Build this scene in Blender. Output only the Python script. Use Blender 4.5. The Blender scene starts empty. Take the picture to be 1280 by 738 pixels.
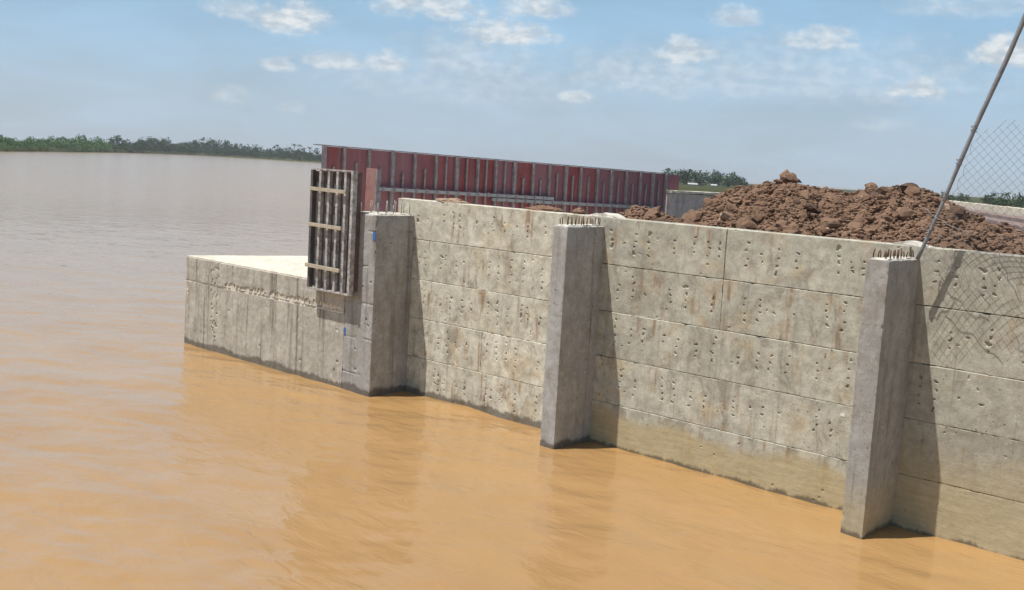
import bpy, bmesh, math, random
import numpy as np
from mathutils import Matrix, Vector

C = bpy.context.scene.collection
scene = bpy.context.scene

# ------------------------------------------------------------------ camera
cam = bpy.data.cameras.new('camera')
cam.sensor_width = 36.0
cam.lens = 36.0 * 1341.83 / 1280.0
cam.clip_start = 0.1
cam.clip_end = 60000
camo = bpy.data.objects.new('camera', cam)
C.objects.link(camo)
R_ = Vector((0.72850096, 0.68260397, 0.05777697))
U_ = Vector((-0.12227927, 0.04658685, 0.99140176))
F_ = Vector((-0.67404312, 0.72930206, -0.11740688))
m = Matrix.Identity(4)
for i in range(3):
    m[i][0] = R_[i]; m[i][1] = U_[i]; m[i][2] = -F_[i]
m[0][3], m[1][3], m[2][3] = 0.0, -12.446, 4.0
camo.matrix_world = m
scene.camera = camo

# ------------------------------------------------------------------ sun, exposure
SUN = Vector((-0.53, -0.84, 2.58)).normalized()          # towards the sun
sun_el = math.asin(SUN.z)
sun_az = math.atan2(SUN.x, SUN.y)                        # from +Y towards +X
sl = bpy.data.lights.new('sun', 'SUN')
sl.energy = 5.0
sl.angle = math.radians(0.6)
sl.color = (1.0, 0.955, 0.89)
so = bpy.data.objects.new('sun', sl)
C.objects.link(so)
so.rotation_euler = SUN.to_track_quat('Z', 'Y').to_euler()
so.location = (-6, -10, 30)
scene.view_settings.view_transform = 'Standard'
scene.view_settings.look = 'None'
scene.view_settings.gamma = 1.0
scene.view_settings.use_curve_mapping = False
scene.view_settings.exposure = 0.12
scene.cycles.max_bounces = 5
scene.cycles.diffuse_bounces = 3
scene.cycles.glossy_bounces = 2
scene.cycles.transmission_bounces = 2

# ------------------------------------------------------------------ sky
world = bpy.data.worlds.new('World')
scene.world = world
world.use_nodes = True


class NT:
    """thin wrapper that makes node graphs short to write"""
    def __init__(self, tree):
        self.t = tree; self.n = tree.nodes; self.l = tree.links

    def new(self, typ, **kw):
        nd = self.n.new(typ)
        for k, v in kw.items():
            setattr(nd, k, v)
        return nd

    def put(self, sock, v):
        if isinstance(v, bpy.types.NodeSocket):
            self.l.new(v, sock)
        elif v is not None:
            if isinstance(v, (tuple, list)) and len(v) == 3 and sock.type == 'RGBA':
                v = (*v, 1.0)
            sock.default_value = v

    def math(self, op, a, b=None, c=None, clamp=False):
        nd = self.new('ShaderNodeMath', operation=op, use_clamp=clamp)
        for i, v in enumerate((a, b, c)):
            if v is not None:
                self.put(nd.inputs[i], v)
        return nd.outputs[0]

    def mix(self, f, a, b, blend='MIX'):
        nd = self.new('ShaderNodeMix', data_type='RGBA', blend_type=blend)
        self.put(nd.inputs[0], f); self.put(nd.inputs[6], a); self.put(nd.inputs[7], b)
        return nd.outputs[2]

    def noise(self, vec, scale, detail=4, rough=0.55, dist=0.0):
        nd = self.new('ShaderNodeTexNoise')
        self.put(nd.inputs['Vector'], vec)
        nd.inputs['Scale'].default_value = scale
        nd.inputs['Detail'].default_value = detail
        nd.inputs['Roughness'].default_value = rough
        nd.inputs['Distortion'].default_value = dist
        return nd.outputs[0]

    def map(self, vec, scale=(1, 1, 1), loc=(0, 0, 0), rot=(0, 0, 0)):
        nd = self.new('ShaderNodeMapping')
        self.put(nd.inputs[0], vec)
        nd.inputs[1].default_value = loc
        nd.inputs[2].default_value = rot
        nd.inputs[3].default_value = scale
        return nd.outputs[0]

    def rng(self, v, a, b, c=0.0, d=1.0, smooth=True):
        nd = self.new('ShaderNodeMapRange')
        nd.interpolation_type = 'SMOOTHSTEP' if smooth else 'LINEAR'
        self.put(nd.inputs[0], v)
        for i, q in enumerate((a, b, c, d)):
            self.put(nd.inputs[1 + i], q)
        return nd.outputs[0]

    def sep(self, v):
        nd = self.new('ShaderNodeSeparateXYZ'); self.put(nd.inputs[0], v)
        return nd.outputs

    def comb(self, x, y, z):
        nd = self.new('ShaderNodeCombineXYZ')
        for i, v in enumerate((x, y, z)):
            self.put(nd.inputs[i], v)
        return nd.outputs[0]


w = NT(world.node_tree)
w.n.clear()
sky = w.new('ShaderNodeTexSky', sky_type='NISHITA')
sky.sun_disc = False
sky.sun_elevation = sun_el
sky.sun_rotation = sun_az
sky.altitude = 20
sky.air_density = 1.0
sky.dust_density = 0.7
sky.ozone_density = 1.0
SKY_STRENGTH = 0.06
tc = w.new('ShaderNodeTexCoord').outputs['Generated']
d = w.sep(tc)
az = w.math('ARCTAN2', d[0], d[1])
el = w.math('ARCSINE', d[2])
ae = w.comb(az, el, 0.0)
# puffy cumulus: (azimuth, elevation, half width, half height, strength)
CL = [(-0.9598, 0.1208, 0.0343, 0.0157, 1), (-1.0028, 0.124, 0.0286, 0.01, 0.6), (-0.8337, 0.1401, 0.0536, 0.0129, 0.8), (-0.741, 0.1458, 0.0357, 0.0121, 0.8), (-0.7658, 0.122, 0.0443, 0.0121, 0.9), (-0.795, 0.0955, 0.055, 0.022, 0.5), (-0.6981, 0.0688, 0.02, 0.0064, 0.7), (-0.6032, 0.1125, 0.03, 0.0129, 0.8), (-0.6125, 0.093, 0.10, 0.020, 0.5), (-0.5584, 0.1452, 0.0229, 0.01, 0.7), (-0.4836, 0.1268, 0.0329, 0.0114, 0.75), (-0.4036, 0.0882, 0.0243, 0.01, 0.85), (-0.3319, 0.1194, 0.0286, 0.0143, 0.95), (-0.4287, 0.0559, 0.02, 0.0064, 0.35), (-0.9668, 0.0787, 0.0157, 0.0064, 0.7), (-0.9177, 0.0865, 0.0321, 0.0086, 0.7), (-0.8712, 0.0898, 0.0229, 0.0107, 0.8), (-1.0076, 0.0491, 0.0179, 0.0071, 0.45), (-0.9551, 0.0422, 0.0114, 0.005, 0.35), (-0.3677, 0.156, 0.0536, 0.0086, 0.5), (-0.8, 0.075, 0.12, 0.018, 0.3), (-0.4934, 0.0991, 0.15, 0.026, 0.42)]
puff = w.noise(w.map(ae, (1, 1.35, 1)), 42, 6, 0.60, 0.25)
bil = w.math('ABSOLUTE', w.math('SUBTRACT', w.noise(w.map(ae, (1, 1.3, 1), (5, 2, 0)), 85, 3, 0.5), 0.5))
pn = w.math('ADD', w.math('MULTIPLY', w.math('SUBTRACT', puff, 0.5), 2.3), w.math('MULTIPLY', bil, 0.7))
mask = None
for (a, e, hw, hh, s) in CL:
    u = w.math('DIVIDE', w.math('SUBTRACT', az, a), hw * 1.3)
    v = w.math('DIVIDE', w.math('SUBTRACT', el, e - hh * 0.15), hh * 1.5)
    v = w.math('MAXIMUM', v, w.math('MULTIPLY', v, -1.5))
    r2 = w.math('ADD', w.math('MULTIPLY', u, u), w.math('MULTIPLY', v, v))
    f = w.math('ADD', w.math('SUBTRACT', 0.9, r2), pn)
    f = w.math('MULTIPLY', w.rng(f, 0.0 if s > 0.5 else -0.5, 1.0 if s > 0.5 else 1.5), s)
    mask = f if mask is None else w.math('MAXIMUM', mask, f)
# the same kind of clouds all round
pl = w.new('ShaderNodeVectorMath', operation='SCALE'); w.put(pl.inputs[0], w.comb(d[0], d[1], 0.0)); w.put(pl.inputs['Scale'], w.math('DIVIDE', 1.0, w.math('ADD', w.math('MAXIMUM', d[2], 0.0), 0.08)))
others = w.rng(w.noise(pl.outputs[0], 0.9, 6, 0.6, 0.2), 0.56, 0.70)
fr = w.math('MAXIMUM', w.rng(w.math('ABSOLUTE', w.math('ADD', az, 0.75)), 0.48, 0.66), w.rng(el, 0.17, 0.26))
mask = w.math('MAXIMUM', mask, w.math('MULTIPLY', others, fr))
fine = w.noise(w.map(ae, (1, 1.6, 1)), 95, 6, 0.62)
mask = w.math('MULTIPLY', mask, w.rng(fine, 0.22, 0.62, 0.72, 1.0), clamp=True)
# thin milky veil, denser low down
veil = w.noise(w.map(ae, (1, 3.2, 1)), 5.5, 5, 0.55, 0.5)
veil = w.math('MULTIPLY', w.rng(veil, 0.28, 0.72, 0.72, 1.0), w.rng(el, 0.80, 0.06, 0.0, 1.0))
shade = w.noise(w.map(ae, (1, 2.0, 1), (0.0, -0.006, 0)), 60, 4, 0.5)
K = 1.0 / SKY_STRENGTH
cloudcol = w.mix(w.rng(shade, 0.35, 0.65), (0.50 * K, 0.565 * K, 0.62 * K), (0.76 * K, 0.785 * K, 0.795 * K))
vcol = w.mix(w.rng(el, 0.0, 0.16), (0.455 * K, 0.56 * K, 0.66 * K), (0.345 * K, 0.56 * K, 0.775 * K))
c1 = w.mix(veil, sky.outputs[0], vcol)
c2 = w.mix(mask, c1, cloudcol)
bg = w.new('ShaderNodeBackground')
w.put(bg.inputs[0], c2)
bg.inputs[1].default_value = SKY_STRENGTH
wo = w.new('ShaderNodeOutputWorld')
w.l.new(bg.outputs[0], wo.inputs[0])

# ------------------------------------------------------------------ helpers
def hash3(ix, iy, iz, seed):
    n = (ix.astype(np.int64) * 374761393 + iy.astype(np.int64) * 668265263 + iz.astype(np.int64) * 2147483647 + seed * 144269504) & 0xFFFFFFFF
    n = ((n ^ (n >> 13)) * 1274126177) & 0xFFFFFFFF
    n = ((n ^ (n >> 16)) * 2246822519) & 0xFFFFFFFF
    return ((n ^ (n >> 15)) & 0xFFFFFF) / float(0xFFFFFF)


def vnoise(P, scale, seed=0):
    """value noise in -1..1 at points P (n,3)"""
    Q = np.asarray(P, float) * scale + 1000.0
    I = np.floor(Q); f = Q - I; f = f * f * (3 - 2 * f)
    ix, iy, iz = I[:, 0], I[:, 1], I[:, 2]
    r = 0
    for dx in (0, 1):
        wx = f[:, 0] if dx else 1 - f[:, 0]
        for dy in (0, 1):
            wy = f[:, 1] if dy else 1 - f[:, 1]
            for dz in (0, 1):
                wz = f[:, 2] if dz else 1 - f[:, 2]
                r = r + wx * wy * wz * hash3(ix + dx, iy + dy, iz + dz, seed)
    return r * 2 - 1


def fbm(P, scale, oct=4, seed=0, gain=0.5):
    r = 0; a = 1.0
    for i in range(oct):
        r = r + a * vnoise(P, scale * 2.03 ** i, seed + i * 17); a *= gain
    return r


def mesh_np(name, V, Fq, smooth=False, sharp=None):
    me = bpy.data.meshes.new(name)
    V = np.asarray(V, np.float32); Fq = np.asarray(Fq, np.int32)
    k = Fq.shape[1]
    me.vertices.add(len(V)); me.vertices.foreach_set('co', V.ravel())
    me.loops.add(Fq.size); me.loops.foreach_set('vertex_index', Fq.ravel())
    me.polygons.add(len(Fq))
    me.polygons.foreach_set('loop_start', np.arange(0, Fq.size, k, dtype=np.int32))
    me.polygons.foreach_set('loop_total', np.full(len(Fq), k, np.int32))
    me.polygons.foreach_set('use_smooth', np.full(len(Fq), smooth, bool))
    me.update(calc_edges=True)
    me.validate()
    if smooth and sharp: me.set_sharp_from_angle(angle=sharp)
    return me


def link(name, me, mat=None, parent=None, loc=None, rot=None):
    o = bpy.data.objects.new(name, me)
    C.objects.link(o)
    if mat and me is not None and len(me.materials) == 0:
        me.materials.append(mat)
    if parent is not None:
        o.parent = parent
    if loc is not None:
        o.location = loc
    if rot is not None:
        o.rotation_euler = rot
    return o


def tag(o, label, cat=None, group=None, kind=None):
    if label: o['label'] = label
    if cat: o['category'] = cat
    if group: o['group'] = group
    if kind: o['kind'] = kind
    return o


def thing(name, label, cat, loc=(0, 0, 0), rz=0.0, group=None):
    o = bpy.data.objects.new(name, None)
    o.empty_display_size = 0.2
    C.objects.link(o)
    o.location = loc; o.rotation_euler = (0, 0, rz)
    return tag(o, label, cat, group)


def lin(a, b, res):
    return np.linspace(a, b, max(2, int(round((b - a) / res)) + 1))


def fine_box(name, x, y, z, res, origin=(0, 0, 0), amp=0.004, wear=0.012, seed=0, ny=None, pits=None, grooves=None, smooth=True, resz=None, chip=1.0):
    """a subdivided box with worn edges, uneven faces and optional pits in its front (-Y) face.
    pits: list of (x, z, radius, depth, seed)"""
    xs = lin(x[0], x[1], res); zs = lin(z[0], z[1], resz or res)
    ys = np.linspace(y[0], y[1], ny) if ny else lin(y[0], y[1], res)
    nx, nyy, nz = len(xs), len(ys), len(zs)
    idx = -np.ones((nx, nyy, nz), np.int64)
    sh = np.zeros((nx, nyy, nz), bool)
    sh[0] = sh[-1] = True; sh[:, 0] = sh[:, -1] = True; sh[:, :, 0] = sh[:, :, -1] = True
    idx[sh] = np.arange(sh.sum())
    I, J, K = np.where(sh)
    V = np.stack([xs[I], ys[J], zs[K]], -1)
    def q(a, flip):
        A = np.stack([a[:-1, :-1], a[1:, :-1], a[1:, 1:], a[:-1, 1:]], -1).reshape(-1, 4)
        return A[:, ::-1] if flip else A
    Fq = np.concatenate([q(idx[:, 0, :], False), q(idx[:, -1, :], True), q(idx[0], True), q(idx[-1], False), q(idx[:, :, 0], True), q(idx[:, :, -1], False)])
    ex = (I == 0).astype(float) - (I == nx - 1)
    ey = (J == 0).astype(float) - (J == nyy - 1)
    ez = (K == 0).astype(float) - (K == nz - 1)
    n = abs(ex) + abs(ey) + abs(ez)
    wn = wear * (0.45 + 0.75 * np.clip(fbm(V, 9, 3, seed + 5), -0.5, 1.2) ** 2 * 2 * chip)
    mv = np.where(n > 1, wn, 0)
    P = V.copy()
    P[:, 0] += ex * mv; P[:, 1] += ey * mv; P[:, 2] += ez * mv
    lowf = fbm(V, 0.9, 3, seed + 1); hi = fbm(V, 14, 3, seed + 2)
    disp = amp * (lowf * 1.0 + hi * 0.35)
    one = n == 1
    P[:, 0] += np.where(one, ex * disp, 0); P[:, 1] += np.where(one, ey * disp, 0); P[:, 2] += np.where(one, ez * disp, 0)
    fr = np.where((J == 0) & (n == 1))[0]
    if pits:
        fx = V[fr, 0]; fz = V[fr, 2]; dy = np.zeros(len(fr))
        for (px, pz, pr, pd, ps) in pits:
            s = np.where((abs(fx - px) < pr * 2) & (abs(fz - pz) < pr * 2))[0]
            if len(s) == 0: continue
            rr = random.Random(ps)
            th = rr.uniform(-0.6, 0.6); el_ = rr.uniform(0.75, 1.35)
            ux = (fx[s] - px); uz = (fz[s] - pz)
            a = (ux * math.cos(th) + uz * math.sin(th)) * el_; b = (-ux * math.sin(th) + uz * math.cos(th)) / el_
            ang = np.arctan2(b, a)
            rad = pr * (1 + 0.25 * np.sin(2 * ang + rr.uniform(0, 6)) + 0.18 * np.sin(3 * ang + rr.uniform(0, 6)) + 0.12 * np.sin(5 * ang + rr.uniform(0, 6)))
            t = np.clip(1 - np.hypot(a, b) / rad, 0, 1)
            dy[s] = np.maximum(dy[s], pd * np.clip(t * 2.6, 0, 1))
        P[fr, 1] += dy
    if grooves:                                            # horizontal pour lines: (z, half width, depth)
        side = (abs(ez) == 0)
        for (gz, gw, gd) in grooves:
            wob = 0.012 * vnoise(V, 2.2, seed + 9)
            t = np.clip(1 - abs(V[:, 2] + wob - gz) / gw, 0, 1) * gd * np.clip(0.6 + fbm(V, 5, 2, seed + 4), 0, 1.5) * side
            P[:, 0] += ex * t; P[:, 1] += ey * t
    P -= np.asarray(origin, float)
    return mesh_np(name, P, Fq, smooth, math.radians(24))


def bmobj(name, bm, mat, parent=None, smooth=False, loc=None, rot=None):
    me = bpy.data.meshes.new(name)
    bmesh.ops.recalc_face_normals(bm, faces=bm.faces)
    bm.to_mesh(me); bm.free()
    for p in me.polygons: p.use_smooth = smooth
    return link(name, me, mat, parent, loc, rot)


def add_box(bm, x0, x1, y0, y1, z0, z1):
    v = [bm.verts.new(c) for c in ((x0, y0, z0), (x1, y0, z0), (x1, y1, z0), (x0, y1, z0), (x0, y0, z1), (x1, y0, z1), (x1, y1, z1), (x0, y1, z1))]
    for f in ((3, 2, 1, 0), (4, 5, 6, 7), (0, 1, 5, 4), (1, 2, 6, 5), (2, 3, 7, 6), (3, 0, 4, 7)):
        bm.faces.new([v[i] for i in f])
    return v


def box(name, x, y, z, mat, parent=None, bev=0.0, loc=None, rot=None):
    bm = bmesh.new(); add_box(bm, *x, *y, *z)
    if bev:
        bmesh.ops.bevel(bm, geom=bm.edges[:], offset=bev, segments=2, affect='EDGES')
    return bmobj(name, bm, mat, parent, loc=loc, rot=rot)


def add_tube(bm, pts, rad, n=6, cap=True):
    pts = [Vector(p) for p in pts]
    rads = rad if isinstance(rad, (list, tuple)) else [rad] * len(pts)
    rings = []
    for i, p in enumerate(pts):
        t = (pts[min(i + 1, len(pts) - 1)] - pts[max(i - 1, 0)]).normalized()
        a = t.cross(Vector((0, 0, 1)) if abs(t.z) < 0.9 else Vector((1, 0, 0))).normalized(); b = t.cross(a)
        rings.append([bm.verts.new(p + (a * math.cos(k * 2 * math.pi / n) + b * math.sin(k * 2 * math.pi / n)) * rads[i]) for k in range(n)])
    for r0, r1 in zip(rings, rings[1:]):
        for k in range(n):
            bm.faces.new((r0[k], r0[(k + 1) % n], r1[(k + 1) % n], r1[k]))
    if cap:
        bm.faces.new(rings[0][::-1]); bm.faces.new(rings[-1])


# ------------------------------------------------------------------ materials
def material(name):
    mt = bpy.data.materials.new(name); mt.use_nodes = True
    t = NT(mt.node_tree); t.n.clear()
    out = t.new('ShaderNodeOutputMaterial')
    b = t.new('ShaderNodeBsdfPrincipled')
    t.l.new(b.outputs[0], out.inputs[0])
    return mt, t, b


def bump(t, b, h, strength, dist):
    nd = t.new('ShaderNodeBump')
    nd.inputs['Strength'].default_value = strength
    nd.inputs['Distance'].default_value = dist
    t.put(nd.inputs['Height'], h)
    t.l.new(nd.outputs[0], b.inputs['Normal'])


def concrete(name, tone_a, tone_b, warm=0.25, streak=0.35, wet=0.09, mud=None, dark_streak=(0.10, 0.09, 0.075), rust=0.35, val=0.16, mott=0.40):
    mt, t, b = material(name)
    pos = t.new('ShaderNodeNewGeometry').outputs['Position']
    rnd = t.new('ShaderNodeObjectInfo').outputs['Random']
    off = t.comb(t.math('MULTIPLY', rnd, 13.0), 0.0, t.math('MULTIPLY', rnd, 7.0))
    va = t.new('ShaderNodeVectorMath', operation='ADD'); t.put(va.inputs[0], pos); t.put(va.inputs[1], off)
    p2 = va.outputs[0]
    z = t.sep(pos)[2]
    big = t.noise(p2, 1.1, 5, 0.6, 0.4)
    mid = t.noise(p2, 5.5, 6, 0.65, 0.2)
    fine = t.noise(pos, 55, 4, 0.7)
    col = t.mix(t.rng(big, 0.34, 0.66), tone_a, tone_b)
    # yellowed cement bloom
    bloom = t.rng(t.noise(p2, 1.7, 6, 0.68, 0.6), 0.50, 0.70)
    col = t.mix(t.math('MULTIPLY', bloom, warm), col, (0.62, 0.48, 0.27))
    # mottling
    col = t.mix(t.rng(mid, 0.28, 0.72, 0.0, 1.0), t.mix(0.46, col, (0.19, 0.17, 0.14)), col)
    col = t.mix(t.math('MULTIPLY', t.rng(t.noise(p2, 13, 5, 0.7), 0.52, 0.74), 0.38), col, (0.19, 0.17, 0.14))
    col = t.mix(t.math('MULTIPLY', t.rng(t.noise(p2, 8, 5, 0.7, 0.8), 0.56, 0.70), 0.35), col, (0.72, 0.69, 0.62))
    # runs of dirty water
    st = t.noise(t.map(pos, (7.5, 7.5, 0.32)), 1.0, 5, 0.65)
    st2 = t.noise(t.map(pos, (26, 26, 0.7)), 1.0, 4, 0.6)
    stm = t.math('MULTIPLY', t.rng(st, 0.52, 0.70), t.rng(st2, 0.35, 0.62, 0.35, 1.0))
    col = t.mix(t.math('MULTIPLY', stm, streak), col, dark_streak)
    # rust blots
    ru = t.math('MULTIPLY', t.rng(t.noise(t.map(p2, (1.6, 1.6, 1.2)), 2.0, 6, 0.72, 0.3), 0.60, 0.74), rust)
    col = t.mix(ru, col, (0.33, 0.165, 0.06))
    # rust and clay runs below ties and pour lines
    rs_ = t.math('MULTIPLY', t.rng(t.noise(t.map(p2, (5.5, 5.5, 0.55)), 1.0, 5, 0.6), 0.55, 0.66), t.rng(t.noise(p2, 2.2, 4, 0.6), 0.44, 0.58))
    col = t.mix(t.math('MULTIPLY', rs_, rust * 0.9), col, (0.30, 0.165, 0.075))
    blot = t.math('MULTIPLY', t.rng(t.noise(t.map(p2, (1, 1, 0.7)), 3.2, 6, 0.75, 0.5), 0.50, 0.66), mott)
    col = t.mix(blot, col, (0.235, 0.20, 0.145))
    # scattered air holes and grime spots
    sp_ = t.math('MULTIPLY', t.rng(t.noise(pos, 24, 2, 0.5), 0.66, 0.72), t.rng(t.noise(p2, 1.6, 3, 0.6), 0.42, 0.6, 0.1, 0.8))
    col = t.mix(sp_, col, (0.075, 0.068, 0.056))
    # speckle
    col = t.mix(t.rng(fine, 0.30, 0.70, 0.22, 0.0), col, (0.10, 0.095, 0.085))
    # lift to lift tone
    vv = t.math('ADD', t.math('MULTIPLY', rnd, val), 1.0 - val * 0.5)
    col = t.mix(1.0, col, t.comb(vv, vv, vv), 'MULTIPLY')
    rough = 0.88
    if mud:
        lvl, soft, colr, k = mud                           # dried silt up to an old flood line
        e = t.math('ADD', z, t.math('MULTIPLY', t.math('SUBTRACT', t.noise(t.map(pos, (1.0, 1, 0.5)), 1.3, 4, 0.5), 0.5), 0.5))
        mk = t.math('MULTIPLY', t.rng(e, lvl + soft, lvl - soft), k)
        ripple = t.noise(t.map(pos, (1.2, 1.2, 14)), 1.6, 4, 0.6, 0.8)
        mc = t.mix(t.rng(ripple, 0.35, 0.65), colr, tuple(c * 1.22 for c in colr))
        col = t.mix(mk, col, mc)
    we = t.math('ADD', z, t.math('MULTIPLY', t.math('SUBTRACT', t.noise(t.map(pos, (1, 1, 0.35)), 3.0, 6, 0.7), 0.5), 0.32))
    wm = t.rng(we, wet + 0.03, wet - 0.03)
    col = t.mix(t.math('MULTIPLY', wm, 0.72), col, (0.055, 0.045, 0.033))
    t.put(b.inputs['Base Color'], col)
    t.put(b.inputs['Roughness'], t.rng(wm, 0, 1, rough, 0.45))
    hh = t.math('ADD', t.math('MULTIPLY', mid, 0.6), t.math('ADD', t.math('MULTIPLY', fine, 0.25), t.math('MULTIPLY', t.noise(pos, 150, 3, 0.7), 0.15)))
    bump(t, b, hh, 0.55, 0.02)
    return mt


M = {}
SILT = (0.40, 0.325, 0.18)
M['wall_one'] = concrete('wall_concrete_weathered', (0.72, 0.695, 0.565), (0.84, 0.815, 0.675), 0.66, 0.34, 0.095, None, rust=0.8, mott=0.62)
M['wall_two'] = concrete('wall_concrete_silted', (0.55, 0.535, 0.44), (0.69, 0.67, 0.545), 0.62, 0.34, 0.045, (0.50, 0.10, SILT, 0.80), rust=0.75, mott=0.62)
M['wall_three'] = concrete('wall_concrete_dirty', (0.47, 0.45, 0.37), (0.56, 0.54, 0.44), 0.40, 0.62, 0.02, (0.85, 0.45, SILT, 0.75), rust=0.25, dark_streak=(0.085, 0.075, 0.06))
M['column'] = concrete('column_concrete', (0.40, 0.395, 0.385), (0.48, 0.475, 0.46), 0.05, 0.70, 0.10, None, rust=0.05, mott=0.42)
M['column_silted'] = concrete('column_concrete_silted', (0.41, 0.40, 0.38), (0.48, 0.47, 0.445), 0.05, 0.70, 0.05, (0.55, 0.3, SILT, 0.6), rust=0.03)
M['abutment'] = concrete('abutment_concrete', (0.53, 0.505, 0.435), (0.62, 0.59, 0.51), 0.12, 0.95, 0.10, None, rust=0.10)
M['deck'] = concrete('deck_concrete', (0.80, 0.73, 0.60), (0.84, 0.77, 0.63), 0.08, 0.0, -9, None, rust=0.05, mott=0.06)
M['screed'] = concrete('pale_mortar', (0.74, 0.69, 0.60), (0.80, 0.76, 0.67), 0.05, 0.0, -9, None, rust=0.0, mott=0.06)
M['mauve_wall'] = concrete('finished_wall_concrete', (0.60, 0.50, 0.49), (0.68, 0.575, 0.56), 0.05, 0.45, -9, None, rust=0.1)


def simple(name, colr, rough=0.6, metal=0.0, vary=0.25, scale=8, dark=None, bumpd=0.004, rust=0.0, rnd=0.0, rcol=None):
    mt, t, b = material(name)
    pos = t.new('ShaderNodeTexCoord').outputs['Object']
    n = t.noise(pos, scale, 6, 0.65, 0.3)
    dk = dark or tuple(c * (1 - vary) for c in colr)
    col = t.mix(t.rng(n, 0.3, 0.7), dk, colr)
    if rnd:
        r = t.new('ShaderNodeObjectInfo').outputs['Random']
        col = t.mix(t.math('MULTIPLY', r, rnd), col, rcol or tuple(c * 0.5 for c in colr))
    if rust:
        col = t.mix(t.math('MULTIPLY', t.rng(t.noise(pos, scale * 0.7, 6, 0.7), 0.5, 0.72), rust), col, (0.17, 0.075, 0.035))
    t.put(b.inputs['Base Color'], col)
    t.put(b.inputs['Roughness'], t.rng(n, 0.2, 0.8, rough + 0.1, rough - 0.1))
    b.inputs['Metallic'].default_value = metal
    bump(t, b, t.noise(pos, scale * 4, 4, 0.6), 0.5, bumpd)
    return mt


def red_mat():
    mt, t, b = material('worn_red_formwork_paint')
    tco = t.new('ShaderNodeTexCoord').outputs['Object']
    r = t.new('ShaderNodeObjectInfo').outputs['Random']
    off = t.comb(t.math('MULTIPLY', r, 9.0), r, t.math('MULTIPLY', r, 5.0))
    va = t.new('ShaderNodeVectorMath', operation='ADD'); t.put(va.inputs[0], tco); t.put(va.inputs[1], off)
    p = va.outputs[0]
    n = t.noise(p, 2.2, 6, 0.65, 0.4)
    col = t.mix(t.rng(n, 0.35, 0.65), (0.25, 0.060, 0.064), (0.32, 0.082, 0.084))
    col = t.mix(t.rng(r, 0.15, 0.80, 0.0, 0.85), col, (0.29, 0.135, 0.16))
    # cement film washed down the sheet
    film = t.noise(t.map(p, (9, 9, 0.7)), 1.0, 5, 0.6)
    col = t.mix(t.rng(film, 0.46, 0.74, 0.0, 0.45), col, (0.30, 0.23, 0.24))
    t.put(b.inputs['Base Color'], col)
    b.inputs['Roughness'].default_value = 0.6
    bump(t, b, n, 0.3, 0.01)
    return mt


M['red'] = red_mat()
M['rib'] = simple('cement_stained_steel_rib', (0.36, 0.315, 0.325), 0.6, 0.0, 0.4, 9, rust=0.25)
M['waler'] = simple('grey_steel_channel', (0.42, 0.43, 0.45), 0.5, 0.1, 0.3, 6, rust=0.2)
M['darkform'] = simple('blackened_form_sheet', (0.13, 0.122, 0.12), 0.7, 0.0, 0.45, 6, rust=0.15)
M['formrib'] = simple('cement_splashed_form_rib', (0.58, 0.56, 0.53), 0.7, 0.0, 0.6, 11, dark=(0.20, 0.18, 0.165), rust=0.2)
M['batten'] = simple('raw_timber_batten', (0.55, 0.48, 0.37), 0.75, 0.0, 0.3, 12)
M['pink'] = simple('dusty_pink_form_panel', (0.46, 0.24, 0.21), 0.7, 0.0, 0.3, 7, rust=0.2)
M['rustform'] = simple('rusted_form_panel', (0.17, 0.105, 0.085), 0.75, 0.0, 0.4, 9, rust=0.6)
M['rebar'] = simple('rusty_starter_bar', (0.15, 0.085, 0.055), 0.75, 0.1, 0.4, 40)
M['rebar_pale'] = simple('cement_coated_bar', (0.42, 0.38, 0.34), 0.8, 0.0, 0.4, 40, rust=0.4)
M['pole'] = simple('weathered_grey_pole', (0.27, 0.28, 0.30), 0.6, 0.1, 0.35, 10, rust=0.0)
M['wire'] = simple('dull_galvanised_wire', (0.26, 0.25, 0.25), 0.5, 0.4, 0.3, 30)
M['blue'] = simple('blue_plastic_tape', (0.06, 0.17, 0.48), 0.45, 0.0, 0.2, 30)
M['white'] = simple('white_plastic_scrap', (0.8, 0.8, 0.8), 0.5, 0.0, 0.1, 30)


def soil(name='reddish_brown_soil', dark=0.75):
    mt, t, b = material(name)
    pos = t.new('ShaderNodeNewGeometry').outputs['Position']
    r = t.new('ShaderNodeObjectInfo').outputs['Random']
    n = t.noise(pos, 3.0, 6, 0.7, 0.3); n2 = t.noise(pos, 22, 5, 0.7)
    col = t.mix(t.rng(n, 0.3, 0.7), (0.200, 0.114, 0.071), (0.335, 0.202, 0.130))
    col = t.mix(t.rng(n2, 0.35, 0.75), col, t.mix(0.55, col, (0.42, 0.27, 0.17)))
    col = t.mix(t.rng(r, 0.6, 0.95, 0.0, dark), col, (0.095, 0.058, 0.045))
    t.put(b.inputs['Base Color'], col)
    b.inputs['Roughness'].default_value = 0.95
    bump(t, b, t.math('ADD', n2, t.noise(pos, 70, 4, 0.7)), 1.0, 0.035)
    return mt


M['soil'] = soil()
M['loose_soil'] = soil('loose_reddish_soil', 0.0)
M['paleclod'] = simple('dry_pale_clod', (0.42, 0.30, 0.21), 0.95, 0, 0.3, 20, bumpd=0.01)


def foliage(name, dark, light):
    mt, t, b = material(name)
    pos = t.new('ShaderNodeNewGeometry').outputs['Position']
    n = t.noise(pos, 0.5, 4, 0.6)
    col = t.mix(t.rng(n, 0.3, 0.7), dark, light)
    t.put(b.inputs['Base Color'], col)
    b.inputs['Roughness'].default_value = 0.7
    b.inputs['Specular IOR Level'].default_value = 0.2
    return mt


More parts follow.
